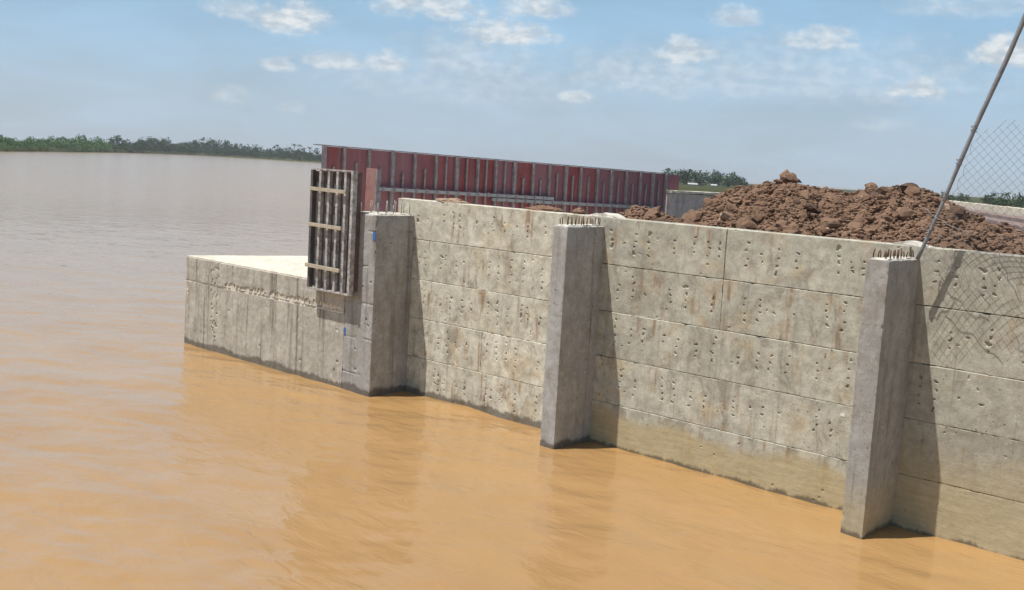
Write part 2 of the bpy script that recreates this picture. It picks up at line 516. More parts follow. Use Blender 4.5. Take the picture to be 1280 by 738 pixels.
M['leaf'] = foliage('dark_tree_foliage', (0.022, 0.050, 0.022), (0.050, 0.095, 0.036))
M['leaf2'] = foliage('mid_tree_foliage', (0.035, 0.070, 0.030), (0.075, 0.125, 0.048))
M['reed'] = foliage('bank_scrub_foliage', (0.065, 0.145, 0.045), (0.125, 0.225, 0.075))
M['palm'] = foliage('palm_frond', (0.020, 0.042, 0.020), (0.045, 0.075, 0.032))
M['bark'] = simple('grey_brown_bark', (0.12, 0.09, 0.065), 0.9, 0, 0.3, 4)
M['earth'] = simple('river_bank_earth', (0.075, 0.085, 0.04), 0.95, 0, 0.4, 0.05)
M['earth'].node_tree.nodes['Principled BSDF'].inputs['Specular IOR Level'].default_value = 0.0
M['masonry'] = simple('mauve_brown_stone', (0.26, 0.185, 0.165), 0.9, 0, 0.35, 2.5, rnd=0.5, rcol=(0.20, 0.155, 0.145))
M['cream'] = simple('cream_render', (0.62, 0.56, 0.45), 0.85, 0, 0.2, 1.5)
M['tin'] = simple('pale_tin_roof', (0.6, 0.6, 0.6), 0.5, 0.2, 0.2, 1.0)


def river_mat():
    mt, t, b = material('silt_laden_river_water')
    pos = t.new('ShaderNodeNewGeometry').outputs['Position']
    flow = t.map(pos, (0.35, 1.0, 1.0), rot=(0, 0, math.radians(12)))
    n = t.noise(flow, 0.45, 5, 0.6, 0.8)
    n2 = t.noise(flow, 0.03, 4, 0.55, 0.4)
    col = t.mix(t.rng(n, 0.3, 0.7), (0.360, 0.208, 0.074), (0.400, 0.238, 0.092))
    col = t.mix(t.rng(n2, 0.35, 0.65, 0.0, 0.35), col, (0.33, 0.215, 0.125))
    t.put(b.inputs['Base Color'], col)
    b.inputs['IOR'].default_value = 1.45
    cd = t.new('ShaderNodeVectorMath', operation='DISTANCE')
    t.put(cd.inputs[0], pos); cd.inputs[1].default_value = (-9, -4, 0)
    t.put(b.inputs['Roughness'], t.rng(cd.outputs['Value'], 10, 90, 0.012, 0.12))
    r1 = t.noise(t.map(pos, (1.0, 2.6, 1.0), rot=(0, 0, 0.75)), 2.2, 4, 0.50, 0.9)
    r2 = t.noise(t.map(pos, (1.0, 1.5, 1.0), rot=(0, 0, -0.35)), 0.9, 4, 0.55, 0.4)
    h = t.math('ADD', t.math('MULTIPLY', r1, 0.012), t.math('MULTIPLY', r2, t.rng(cd.outputs['Value'], 12, 60, 0.02, 0.16)))
    nd = t.new('ShaderNodeBump')
    nd.inputs['Strength'].default_value = 1.0
    nd.inputs['Distance'].default_value = 1.0
    t.put(nd.inputs['Height'], h)
    t.l.new(nd.outputs[0], b.inputs['Normal'])
    return mt


M['river'] = river_mat()

# ------------------------------------------------------------------ river: one sheet to the horizon
def build_river():
    angs = np.concatenate([np.radians(np.linspace(-74, -10, 620)), np.radians(np.linspace(-10, 286, 150))[1:-1]])
    rs = [2.5]
    while rs[-1] < 70: rs.append(rs[-1] * 1.0052)
    while rs[-1] < 45000: rs.append(rs[-1] * 1.09)
    rs = np.array(rs)
    A, Rr = np.meshgrid(angs, rs, indexing='ij')
    X = Rr * np.sin(A); Y = -12.446 + Rr * np.cos(A)
    V = np.stack([X.ravel(), Y.ravel(), np.zeros(X.size)], -1)
    r = Rr.ravel()
    rot = np.stack([V[:, 0] * 0.93 + V[:, 1] * 0.36, (-V[:, 0] * 0.36 + V[:, 1] * 0.93) * 1.9, V[:, 2]], -1)
    h = 0.026 * fbm(rot, 0.7, 3, 3, 0.5) + 0.0065 * fbm(rot + 31, 2.4, 2, 8, 0.45)
    V[:, 2] = h * np.clip(1.15 - r / 62, 0, 1)
    na, nr = A.shape
    idx = np.arange(na * nr).reshape(na, nr)
    idc = np.concatenate([idx, idx[:1]], 0)
    Fq = np.stack([idc[:-1, :-1], idc[:-1, 1:], idc[1:, 1:], idc[1:, :-1]], -1).reshape(-1, 4)[:, ::-1]
    # centre disc
    c = len(V); V = np.concatenate([V, [[0, -12.446, 0]]])
    i0 = idc[:, 0]
    tri = np.stack([np.full(na, c), i0[:-1], i0[1:], i0[1:]], -1)
    me = mesh_np('river', V, Fq, True)
    o = link('river', me, M['river'])
    tag(o, 'muddy orange-brown river water', None, None, 'structure')


build_river()

# ------------------------------------------------------------------ concrete retaining wall, three bays
ZJ = [-0.55, 0.642, 1.3225, 1.995, 2.680, 3.365]          # pour lines of the wall
PITS = {
 1: {5: [-13.8, -13.54, -13.17, -12.93, -12.77, -12.39, -12.0, -11.76, -11.49, -11.24, -10.87], 4: [-13.73, -13.56, -13.17, -13.05, -12.81, -12.61, -12.03, -11.81, -11.55, -11.28, -10.88], 3: [-13.56, -13.14, -12.89, -12.6, -12.39, -12.0, -11.79, -11.57, -11.27, -11.15, -10.88], 2: [-13.12, -12.91, -12.71, -12.45, -11.98, -11.76, -11.54, -11.34, -10.86], 1: [-13.18, -13.09, -12.95, -12.68, -12.43, -11.94, -11.81, -11.59, -11.31, -10.84]},
 2: {5: [-9.6, -9.37, -9.17, -8.92, -8.48, -8.17, -7.93, -7.77, -7.34, -7.12, -6.88, -6.61, -6.05, -5.87, -5.73], 4: [-9.4, -9.15, -8.94, -8.5, -8.24, -7.81, -7.31, -7.09, -6.85, -6.6, -6.14, -5.91], 3: [-9.41, -9.12, -8.9, -8.55, -8.32, -8.0, -7.72, -7.33, -7.05, -6.86, -6.61, -6.19, -6.02, -5.76], 2: [-9.25, -8.99, -8.5, -8.31, -8.04, -7.8, -7.34, -7.08, -6.91, -6.66, -6.15, -5.94]},
 3: {5: [-4.83, -4.6, -4.3, -4.15], 4: [-4.6, -4.42, -4.16], 3: [-4.89, -4.7, -4.43, -4.18]},
}
prng = random.Random(11)


def pit_list(bay, lift):
    out = []
    z0, z1 = ZJ[lift - 1], ZJ[lift]
    if lift == 1: z0 = 0.0
    c = z0 + (z1 - z0) * 0.47
    for x in PITS[bay].get(lift, []):
        n = prng.choice((1, 2, 3, 3, 4, 4))
        sp = prng.uniform(0.085, 0.115)
        zc = c + prng.uniform(-0.06, 0.06) + 0.045
        for k in range(n):
            rad = prng.uniform(0.012, 0.022)
            if prng.random() < 0.08: rad *= 1.6
            out.append((x + prng.uniform(-0.02, 0.02), zc + (k - (n - 1) / 2) * sp + prng.uniform(-0.014, 0.014), rad, prng.uniform(0.018, 0.032), prng.randint(0, 9999)))
    for k in range(14):                                    # stray bug holes
        out.append((prng.uniform(-14, -2), prng.uniform(z0, z1), prng.uniform(0.012, 0.02), 0.012, prng.randint(0, 9999)))
    return out


def bay(num, x0, x1, splits, mat, label, res):
    t = thing('retaining_wall', label, 'wall', ((x0 + x1) / 2, 0, 0), 0, 'poured bays of the river wall')
    org = ((x0 + x1) / 2, 0, 0)
    for lift in range(1, 6):
        xs = [x0] + splits.get(lift, []) + [x1]
        pl = pit_list(num, lift)
        for a, b in zip(xs, xs[1:]):
            yo = prng.uniform(-0.002, 0.002) - (5 - lift) * 0.0045
            a2 = a - 0.002 if a != x0 else a
            top = ZJ[lift] + (0.002 if lift < 5 else 0)
            me = fine_box('concrete_lift', (a2, b), (yo, 0.30), (ZJ[lift - 1], top), res, org, 0.004, 0.0055 if lift < 5 else 0.010, num * 50 + lift * 7 + int(abs(a) * 3), ny=4, pits=pl)
            link('concrete_lift', me, mat, t)
    return t


bay(1, -14.35, -9.86, {2: [-12.1], 1: [-11.95]}, M['wall_one'], 'pale weathered wall bay between the two farther columns, five pours with chipped holes', 0.0108)
bay(2, -9.855, -5.17, {5: [-7.665], 4: [-7.66]}, M['wall_two'], 'widest yellow-grey wall bay between the middle and nearest columns', 0.0108)
bay(3, -5.165, -1.6, {}, M['wall_three'], 'dirty streaked wall bay right of the nearest column under the wire mesh', 0.012)

# ------------------------------------------------------------------ columns
def starter_bars(parent, xs, ys, z, h, mat, seed, rad=0.010):
    r = random.Random(seed)
    for x in xs:
        for y in ys:
            bm = bmesh.new()
            hh = h * r.uniform(0.75, 1.15)
            add_tube(bm, [(0, 0, -0.06), (r.uniform(-.004, .004), r.uniform(-.004, .004), hh * 0.5), (r.uniform(-.012, .012), r.uniform(-.012, .012), hh)], rad, 6)
            bmobj('starter_bar', bm, mat, parent, True, loc=(x + r.uniform(-.012, .012), y + r.uniform(-.02, .02), z))


def column(x0, x1, ztop, mat, label, seed, grooves, barsx, nbars, barh, barmat, pits=()):
    t = thing('concrete_column', label, 'column', (x1, -0.42, 0), 0, 'columns standing in front of the river wall')
    org = (x1, -0.42, 0)
    me = fine_box('shaft', (x0, x1), (-0.841, 0.05), (-0.6, ztop), 0.02, org, 0.004, 0.005, seed, grooves=grooves, pits=pits, chip=2.2)
    link('shaft', me, mat, t)
    me = fine_box('mortar_cap', (x0 + 0.03, x1 - 0.012), (-0.815, -0.02), (ztop - 0.03, ztop + 0.018), 0.022, org, 0.010, 0.02, seed + 3)
    link('mortar_cap', me, M['screed'], t)
    ys = [(-0.78 + 0.72 * k / (nbars - 1)) + 0.42 for k in range(nbars)]
    starter_bars(t, [x - x1 for x in barsx], ys, ztop + 0.01, barh, barmat, seed, 0.008)
    return t


column(-10.005, -9.735, 3.225, M['column'], 'middle grey column with a pale narrow front and rusty starter bars', 21, [(0.62, 0.012, 0.002), (1.92, 0.012, 0.002), (2.6, 0.012, 0.002)], (-9.95, -9.79), 9, 0.115, M['rebar'])
column(-5.31, -5.04, 3.215, M['column_silted'], 'nearest grey column at the foot of the leaning fence pole', 22, [(0.9, 0.014, 0.002), (1.75, 0.014, 0.002), (2.45, 0.012, 0.002)], (-5.25, -5.10), 10, 0.095, M['rebar'])
cp = []
r_ = random.Random(4)
for zz in (2.55, 2.5, 2.3, 1.95, 1.85, 1.3, 1.2, 0.75, 0.4):
    cp.append((r_.uniform(-14.45, -13.98), zz, r_.uniform(0.018, 0.03), 0.025, r_.randint(0, 999)))
c1 = column(-14.66, -13.90, 3.085, M['column'], 'farthest and broadest column, beside the dark steel form panel', 23, [(0.33, 0.018, 0.014), (0.95, 0.02, 0.016), (1.57, 0.018, 0.014), (2.2, 0.02, 0.016), (2.80, 0.02, 0.018)], (-14.58, -14.36, -14.14, -13.97), 5, 0.20, M['rebar_pale'], cp)
bm = bmesh.new()
add_box(bm, -0.075, -0.005, -0.4285, -0.421, 2.66, 2.80)
o = bmobj('tape_scrap', bm, M['blue'], c1); tag(o, 'blue plastic tape scrap on the edge of the shaft')
bm = bmesh.new()
add_box(bm, -0.752, -0.70, -0.4285, -0.421, 0.95, 1.08)
o = bmobj('tape_scrap', bm, M['blue'], c1); tag(o, 'blue plastic scrap low on the shaft')

# ------------------------------------------------------------------ low abutment with its deck
ab = thing('concrete_abutment', 'low pale abutment with dark drip streaks and a sunlit deck at far left', 'abutment', (-17, 0, 0))
org = (-17, 0, 0)
me = fine_box('lower_pour', (-19.95, -14.655), (-0.838, -0.45), (-0.6, 1.32), 0.022, org, 0.007, 0.02, 61, ny=4,
              pits=[(x, z, 0.026, 0.03, i) for i, (x, z) in enumerate(((-17.0, 1.12), (-16.0, 1.05), (-17.2, 0.35), (-15.9, 0.3), (-14.85, 1.0), (-14.9, 0.28), (-18.3, 0.9), (-14.82, 0.45)))]
              + [(r_.uniform(-18.95, -18.72), r_.uniform(0.2, 1.3), r_.uniform(0.015, 0.035), 0.02, k) for k in range(26)])
link('lower_pour', me, M['abutment'], ab)
hp = [(r_.uniform(-18.4, -14.75), 1.36 + abs(r_.gauss(0, 0.028)), r_.uniform(0.018, 0.045), r_.uniform(0.02, 0.045), k) for k in range(150)]
hp += [(r_.uniform(-18.95, -18.65), r_.uniform(1.35, 1.8), r_.uniform(0.015, 0.03), 0.02, k) for k in range(14)]
me = fine_box('upper_pour', (-19.95, -14.655), (-0.842, -0.45), (1.322, 1.81), 0.020, org, 0.009, 0.022, 62, ny=4, pits=hp)
link('upper_pour', me, M['abutment'], ab)
def prism_poly(name, pts, z0, z1, mat, parent=None, cut=0):
    bm = bmesh.new()
    lo = [bm.verts.new((x, y, z0)) for x, y in pts]; hi = [bm.verts.new((x, y, z1)) for x, y in pts]
    bm.faces.new(lo[::-1]); bm.faces.new(hi)
    n = len(pts)
    for i in range(n):
        bm.faces.new((lo[i], lo[(i + 1) % n], hi[(i + 1) % n], hi[i]))
    return bmobj(name, bm, mat, parent)


dk = prism_poly('deck_slab', [(-2.95, -0.83), (2.3, -0.83), (2.3, 10), (-0.9, 10), (-2.12, 2.4)], 0.9, 1.822, M['deck'], ab)

# ------------------------------------------------------------------ fill and land behind
def build_fill():
    xs = np.linspace(-14.6, 2.0, 120); ys = np.linspace(0.28, 14, 90)
    X, Y = np.meshgrid(xs, ys, indexing='ij')
    Z = 2.5 + 0.0 * X
    P = np.stack([X.ravel(), Y.ravel(), Z.ravel()], -1)
    P[:, 2] += 0.06 * fbm(P, 1.5, 3, 71)
    P[:, 2] -= np.clip((-13.0 - P[:, 0]) / 1.6, 0, 1) * 0.9
    P[:, 2] -= np.clip((P[:, 1] - 9) / 5, 0, 1) * 1.3
    idx = np.arange(len(P)).reshape(X.shape)
    Fq = np.stack([idx[:-1, :-1], idx[1:, :-1], idx[1:, 1:], idx[:-1, 1:]], -1).reshape(-1, 4)
    o = link('fill_ground', mesh_np('fill_ground', P, Fq, True), M['soil'])
    tag(o, 'brown earth fill behind the river wall', None, None, 'structure')
    bm = bmesh.new()
    for pts in ([(-17.4, 10), (1.9, 10), (1.9, 16), (-17, 16)], [(-17, 16), (3000, 16), (4000, 3000), (-1000, 1300), (-330, 420)], [(1.9, 0.4), (3000, 0.4), (3000, 16), (1.9, 16)]):
        bm.faces.new([bm.verts.new((x, y, 1.05)) for x, y in pts])
    o = bmobj('land', bm, M['earth'])
    tag(o, 'flat land behind the works', None, None, 'structure')


build_fill()

# ------------------------------------------------------------------ pile of dug soil
CREST = [(-13.2, 2.55), (-12.3, 2.9), (-12.07, 3.05), (-11.53, 3.18), (-11.28, 3.31), (-10.99, 3.37), (-10.61, 3.34), (-10.28, 3.24), (-10.01, 3.33), (-9.67, 3.60), (-9.17, 3.82), (-8.74, 3.91), (-8.4, 4.03), (-8.24, 4.08), (-8.07, 4.05), (-7.79, 3.95), (-7.46, 3.89), (-7.09, 3.93), (-6.88, 3.98), (-6.49, 4.0), (-6.19, 3.94), (-5.9, 3.88), (-5.61, 3.75), (-5.17, 3.55), (-4.75, 3.48), (-4.2, 3.42), (-3.3, 3.3), (-2.2, 3.1), (-1.4, 2.6)]
cx_, cz_ = np.array(CREST).T


def pile_z(X, Y):
    X = X * 15.046 / (Y + 12.446)                          # the heap runs back at an angle to the wall
    cz = np.interp(X, cx_, cz_)
    base = 2.45
    foot = np.where(X > -10.2, 3.12, np.minimum(3.0, cz - 0.15))
    s = np.clip((Y - 0.3) / 2.3, 0, 1)
    near = foot + (cz - foot) * (s * (2 - s) * 0.55 + s * 0.45)
    far = cz - (Y - 2.6) * 0.55
    return np.maximum(np.where(Y < 2.6, near, far), base - 0.3)


def clod_mesh(name, seed, sub=2):
    bm = bmesh.new()
    bmesh.ops.create_icosphere(bm, subdivisions=sub, radius=1.0)
    P = np.array([v.co[:] for v in bm.verts])
    nz = fbm(P + seed * 7.7, 1.3, 3, seed, 0.6); s = 1.05 + 0.42 * nz - 0.18 * np.abs(fbm(P + seed * 3.1, 2.6, 2, seed + 9))
    rr = random.Random(seed)
    sc = (rr.uniform(0.85, 1.3), rr.uniform(0.8, 1.1), rr.uniform(0.6, 0.95))
    for v, k in zip(bm.verts, s):
        v.co = Vector((v.co.x * k * sc[0], v.co.y * k * sc[1], v.co.z * k * sc[2]))
    me = bpy.data.meshes.new(name); bm.to_mesh(me); bm.free()
    return me


def build_pile():
    t = thing('dirt_pile', 'long heap of reddish-brown dug earth behind the wall', 'dirt pile', (-8, 2.5, 2.45))
    xs = np.arange(-13.0, -1.5, 0.045); ys = np.arange(0.31, 6.0, 0.05)
    X, Y = np.meshgrid(xs, ys, indexing='ij')
    P = np.stack([X.ravel(), Y.ravel(), pile_z(X, Y).ravel()], -1)
    edge = np.clip((P[:, 1] - 0.3) / 0.35, 0, 1)
    P[:, 2] += (0.10 * fbm(P * [1, 1, 0], 2.2, 4, 81, 0.6) + 0.035 * fbm(P * [1, 1, 0], 9, 3, 85)) * edge
    idx = np.arange(len(P)).reshape(X.shape)
    Fq = np.stack([idx[:-1, :-1], idx[1:, :-1], idx[1:, 1:], idx[:-1, 1:]], -1).reshape(-1, 4)
    link('earth', mesh_np('earth', P - [-8, 2.5, 2.45], Fq, False), M['loose_soil'], t)
    meshes = []
    for k in range(7):
        me = clod_mesh('clod', 100 + k); me.materials.append(M['soil']); meshes.append(me)
    pale = clod_mesh('clod', 120); pale.materials.append(M['paleclod'])
    r = random.Random(77)
    special = [(-8.24, 2.55, 4.12, 0.11, 0.12), (-8.12, 2.5, 4.0, 0.10, 0.07), (-8.36, 2.5, 4.0, 0.09, 0.06), (-6.39, 2.6, 4.02, 0.13, 0.10), (-6.91, 2.6, 4.02, 0.09, 0.09), (-6.15, 2.55, 3.97, 0.10, 0.07),
               (-8.60, 1.7, 3.74, 0.11, 0.11), (-7.8, 0.75, 3.36, 0.15, 0.14), (-7.05, 0.6, 3.34, 0.12, 0.11), (-6.7, 1.0, 3.45, 0.13, 0.13)]
    n = 0
    for (x, y, z, s, h) in special:
        z = float(pile_z(np.array([x]), np.array([y]))[0]) + h * 0.45
        o = link('clod', meshes[n % 7], None, t, (x + 8, y - 2.5, z - 2.45), (r.uniform(-.4, .4), r.uniform(-.4, .4), r.uniform(0, 6)))
        o.scale = (s, s, h); n += 1
    while n < 290:
        x = r.uniform(-12.3, -2.6); y = 0.36 + 2.5 * r.random() ** 0.8
        if x < -10.2 and r.random() < 0.35: continue
        s = 0.032 + 0.085 * r.random() ** 2.2
        if r.random() < 0.06: s *= 1.35
        if y - s < 0.33: continue
        z = float(pile_z(np.array([x]), np.array([y]))[0])
        if x < -10.3 and z < 3.0 and r.random() < 0.7: continue
        o = link('clod', pale if r.random() < 0.035 else meshes[r.randrange(7)], None, t, (x + 8, y - 2.5, z - 2.45 + s * 0.35), (r.uniform(-1, 1), r.uniform(-1, 1), r.uniform(0, 6)))
        o.scale = (s * r.uniform(0.9, 1.3), s, s * r.uniform(0.8, 1.1)); n += 1
    # crumbs: thousands of small lumps, one mesh
    base = clod_mesh('crumb_shape', 140, 1)
    bv = np.array([v.co[:] for v in base.vertices]); bf = np.array([p.vertices[:] for p in base.polygons])
    bpy.data.meshes.remove(base)
    g = np.random.default_rng(5)
    N = 42000
    x = g.uniform(-12.4, -2.0, N); y = 0.34 + 3.0 * g.random(N); z = pile_z(x, y)
    s = 0.009 + 0.040 * g.random(N) ** 3.0
    P0 = np.stack([x, y, z], -1)
    z = z + 0.10 * fbm(P0 * [1, 1, 0], 2.2, 4, 81, 0.6) * np.clip((y - 0.3) / 0.35, 0, 1) + s * 0.3
    a = g.uniform(0, 6.28, N); ca, sa = np.cos(a), np.sin(a)
    fl = g.uniform(0.6, 1.2, (N, 3))
    L = bv[None] * fl[:, None] * s[:, None, None]
    Vx = L[..., 0] * ca[:, None] - L[..., 1] * sa[:, None] + x[:, None]
    Vy = np.maximum(L[..., 0] * sa[:, None] + L[..., 1] * ca[:, None] + y[:, None], 0.305)
    Vz = L[..., 2] + z[:, None]
    V = np.stack([Vx, Vy, Vz], -1).reshape(-1, 3) - [-8, 2.5, 2.45]
    Fc = (bf[None] + (np.arange(N) * len(bv))[:, None, None]).reshape(-1, 3)
    o = link('crumbs', mesh_np('crumbs', V, Fc, False), M['loose_soil'], t)
    o['kind'] = 'stuff'


build_pile()

# spilled mortar and rubble lying on the wall top
def lump(name, label, cat, loc, sc, mat, seed, sub=3):
    me = clod_mesh(name, seed, sub)
    o = link(name, me, mat, None, loc)
    o.scale = sc
    return tag(o, label, cat)


def spill(label, x, hw, seed):
    me = fine_box('mortar_spill', (x - hw, x + hw), (0.012, 0.275), (3.33, 3.388), 0.02, (x, 0.14, 3.36), 0.011, 0.022, seed, chip=2.0)
    P = np.empty(len(me.vertices) * 3, np.float32); me.vertices.foreach_get('co', P); P = P.reshape(-1, 3)
    P[:, 2] = np.where(P[:, 2] > 0, P[:, 2] * np.clip(1.5 - 1.7 * np.abs(P[:, 0] / hw) ** 1.3 + 0.5 * vnoise(P, 7, seed), 0.1, 2.2), P[:, 2])
    me.vertices.foreach_set('co', P.ravel()); me.update()
    tag(link('mortar_spill', me, M['screed'], None, (x, 0.14, 3.36)), label, 'mortar')


spill('flattened pale mortar spill on the wall top beside the middle column', -9.80, 0.36, 31)
spill('pale mortar spill on the wall top at the nearest column', -5.20, 0.30, 32)
lump('cement_lump', 'grey-brown flat lump on the wall top near the farthest column', 'rubble', (-13.15, 0.14, 3.385), (0.30, 0.12, 0.05), M['paleclod'], 33)
lump('soil_clod', 'small brown clod on the wall top left of the middle column', 'clod', (-10.36, 0.16, 3.40), (0.10, 0.08, 0.06), M['soil'], 34)
lump('soil_heap', 'low brown soil heap on the wall top halfway between the farther columns', 'soil', (-11.1, 0.2, 3.385), (0.34, 0.09, 0.07), M['soil'], 36)

# ------------------------------------------------------------------ red steel formwork
RA = (-19.0, 2.2); RANG = math.atan2(10.9, 1.45)
rf = thing('red_formwork', 'long run of red steel formwork with grey ribs and rails', 'formwork', (RA[0], RA[1], 1.822), RANG)


def red_top(s): return 4.235 - 0.0148 * (s + 0.33) - 1.822


RS = [-0.33, 0.17, 0.81, 1.43, 2.04, 2.64, 3.24, 3.87, 4.43, 5.03, 5.63, 6.18, 6.75, 7.27, 7.88, 8.4, 8.97, 9.51, 10.01, 10.53]
rr = random.Random(9)
for i, (a, b) in enumerate(zip(RS, RS[1:])):
    bm = bmesh.new()
    v = add_box(bm, a + 0.004, b - 0.004, 0.0, 0.012, 0.0, 1.0)
    for k in (4, 7): v[k].co.z = red_top(a)
    for k in (5, 6): v[k].co.z = red_top(b)
    yo = rr.uniform(-0.008, 0.008)
    for q in v: q.co.y += yo
    bmobj('panel', bm, M['red'], rf)
    mid_ = (a + b) / 2
    full = 2.6 < mid_ < 4.9
    bm = bmesh.new()
    add_box(bm, mid_ - 0.022, mid_ + 0.022, -0.055, -0.010, 0.02, (red_top(mid_) - 0.02) if full else 2.0 + rr.uniform(-0.1, 0.12))
    bmobj('stiffener', bm, M['rib'], rf)
for i, s in enumerate(RS):
    bm = bmesh.new(); wd = 0.029 if i % 3 else 0.042
    add_box(bm, s - wd, s + wd, -0.085, -0.012, 0.0, red_top(s) + 0.006)
    bmobj('rib', bm, M['rib'], rf)
bm = bmesh.new()
v = add_box(bm, -0.55, 10.55, -0.05, 0.07, 0.0, 0.02)
for k in (0, 3, 4, 7): v[k].co.z += red_top(-0.55) + 0.008
for k in (1, 2, 5, 6): v[k].co.z += red_top(10.55) + 0.008
bmobj('top_flange', bm, M['rib'], rf)
for (s0, s1, z0, z1) in ((1.0, 6.3, 1.50, 1.42), (4.3, 10.25, 1.35, 1.26), (0.2, 5.5, 0.55, 0.52), (5.6, 10.3, 0.5, 0.48)):
    n = int((s1 - s0) / 0.3)
    bm = bmesh.new()
    v = add_box(bm, s0, s1, -0.15, -0.088, 0, 0.075)
    for k in (0, 3, 4, 7): v[k].co.z += z0
    for k in (1, 2, 5, 6): v[k].co.z += z1
    wl = bmobj('rail', bm, M['waler'], rf)
    for k in range(n):                                     # clamp plates along the rail
        s = s0 + 0.15 + k * (s1 - s0 - 0.2) / n
        zz = z0 + (z1 - z0) * (s - s0) / (s1 - s0)
        bm = bmesh.new(); add_box(bm, s - 0.02, s + 0.02, -0.17, -0.151, zz - 0.02, zz + 0.095)
        bmobj('clamp', bm, M['rib'], wl)
bm = bmesh.new(); add_box(bm, 10.60, 11.12, -0.02, 0.02, 1.83, 2.24)
bmobj('end_panel', bm, M['red'], rf)

# finished wall that carries on from the formwork
fw = thing('finished_wall', 'mauve-grey shaded concrete wall with pale coping beyond the red formwork', 'wall', (RA[0], RA[1], 1.05), RANG - 0.02)
for k in range(4):
    a = 10.64 + k * 1.6
    me = fine_box('concrete_bay', (a, a + 1.595), (0.06, 0.36), (0.0, 2.5), 0.08, (0, 0, 0), 0.004, 0.015, 200 + k, ny=3)
    link('concrete_bay', me, M['mauve_wall'], fw)
me = fine_box('coping', (10.64, 17.03), (0.02, 0.42), (2.502, 2.585), 0.08, (0, 0, 0), 0.006, 0.015, 210, ny=4)
link('coping', me, M['deck'], fw)

# ------------------------------------------------------------------ dark steel form panel beside the farthest column
dp = thing('form_panel', 'tall blackened steel form panel with three timber battens on the abutment', 'form panel', (-14.93, -0.93, 1.70))
W0, W1, HH = -0.60, 0.60, 2.07
box('sheet', (W0, W1), (-0.006, 0.006), (0.02, HH - 0.02), M['darkform'], dp)
for k, x in enumerate((-0.585, -0.34, -0.10, 0.14, 0.36, 0.575)):
    wdt = 0.029 if k not in (0, 5) else 0.030
    dpt = -0.075 if k < 5 else -0.10
    box('rib', (x - wdt, x + wdt), (dpt, -0.008), (0.0, HH + (0.02 if k == 5 else 0)), M['formrib'] if k else M['darkform'], dp)
box('bottom_angle', (W0, W1), (-0.079, 0.03), (-0.03, -0.001), M['formrib'], dp)
box('top_angle', (W0, W1 - 0.08), (-0.078, 0.03), (HH + 0.001, HH + 0.026), M['formrib'], dp)
for (x0, x1, z) in ((-0.58, 0.42, 1.735), (-0.58, 0.34, 1.11), (-0.63, 0.34, 0.385)):
    box('batten', (x0, x1), (-0.135, -0.105), (z - 0.032, z + 0.032), M['batten'], dp, 0.004, rot=(0, math.radians(0.8), 0))
bm = bmesh.new(); add_box(bm, 0.56, 0.60, 0.008, 0.09, 0.05, HH)
bmobj('side_flange', bm, M['rustform'], dp)

pp = thing('pink_form_panel', 'narrow dusty pink form panel standing on top of the farthest column', 'form panel', (-14.70, -0.32, 3.10))
box('sheet', (-0.16, 0.14), (-0.012, 0.012), (0.0, 0.75), M['pink'], pp, rot=(0, 0.02, 0))
box('edge_rib', (0.142, 0.182), (-0.05, 0.02), (0.0, 0.73), M['rib'], pp, rot=(0, 0.02, 0))
rp = thing('rusty_form_panel', 'small rusty brown form panel squeezed behind the blackened one', 'form panel', (-15.05, -0.36, 1.822))
box('sheet', (-0.17, 0.06), (-0.01, 0.01), (0.0, 1.84), M['rustform'], rp)
box('edge_rib', (0.062, 0.10), (-0.05, 0.02), (0.0, 1.82), M['rib'], rp)

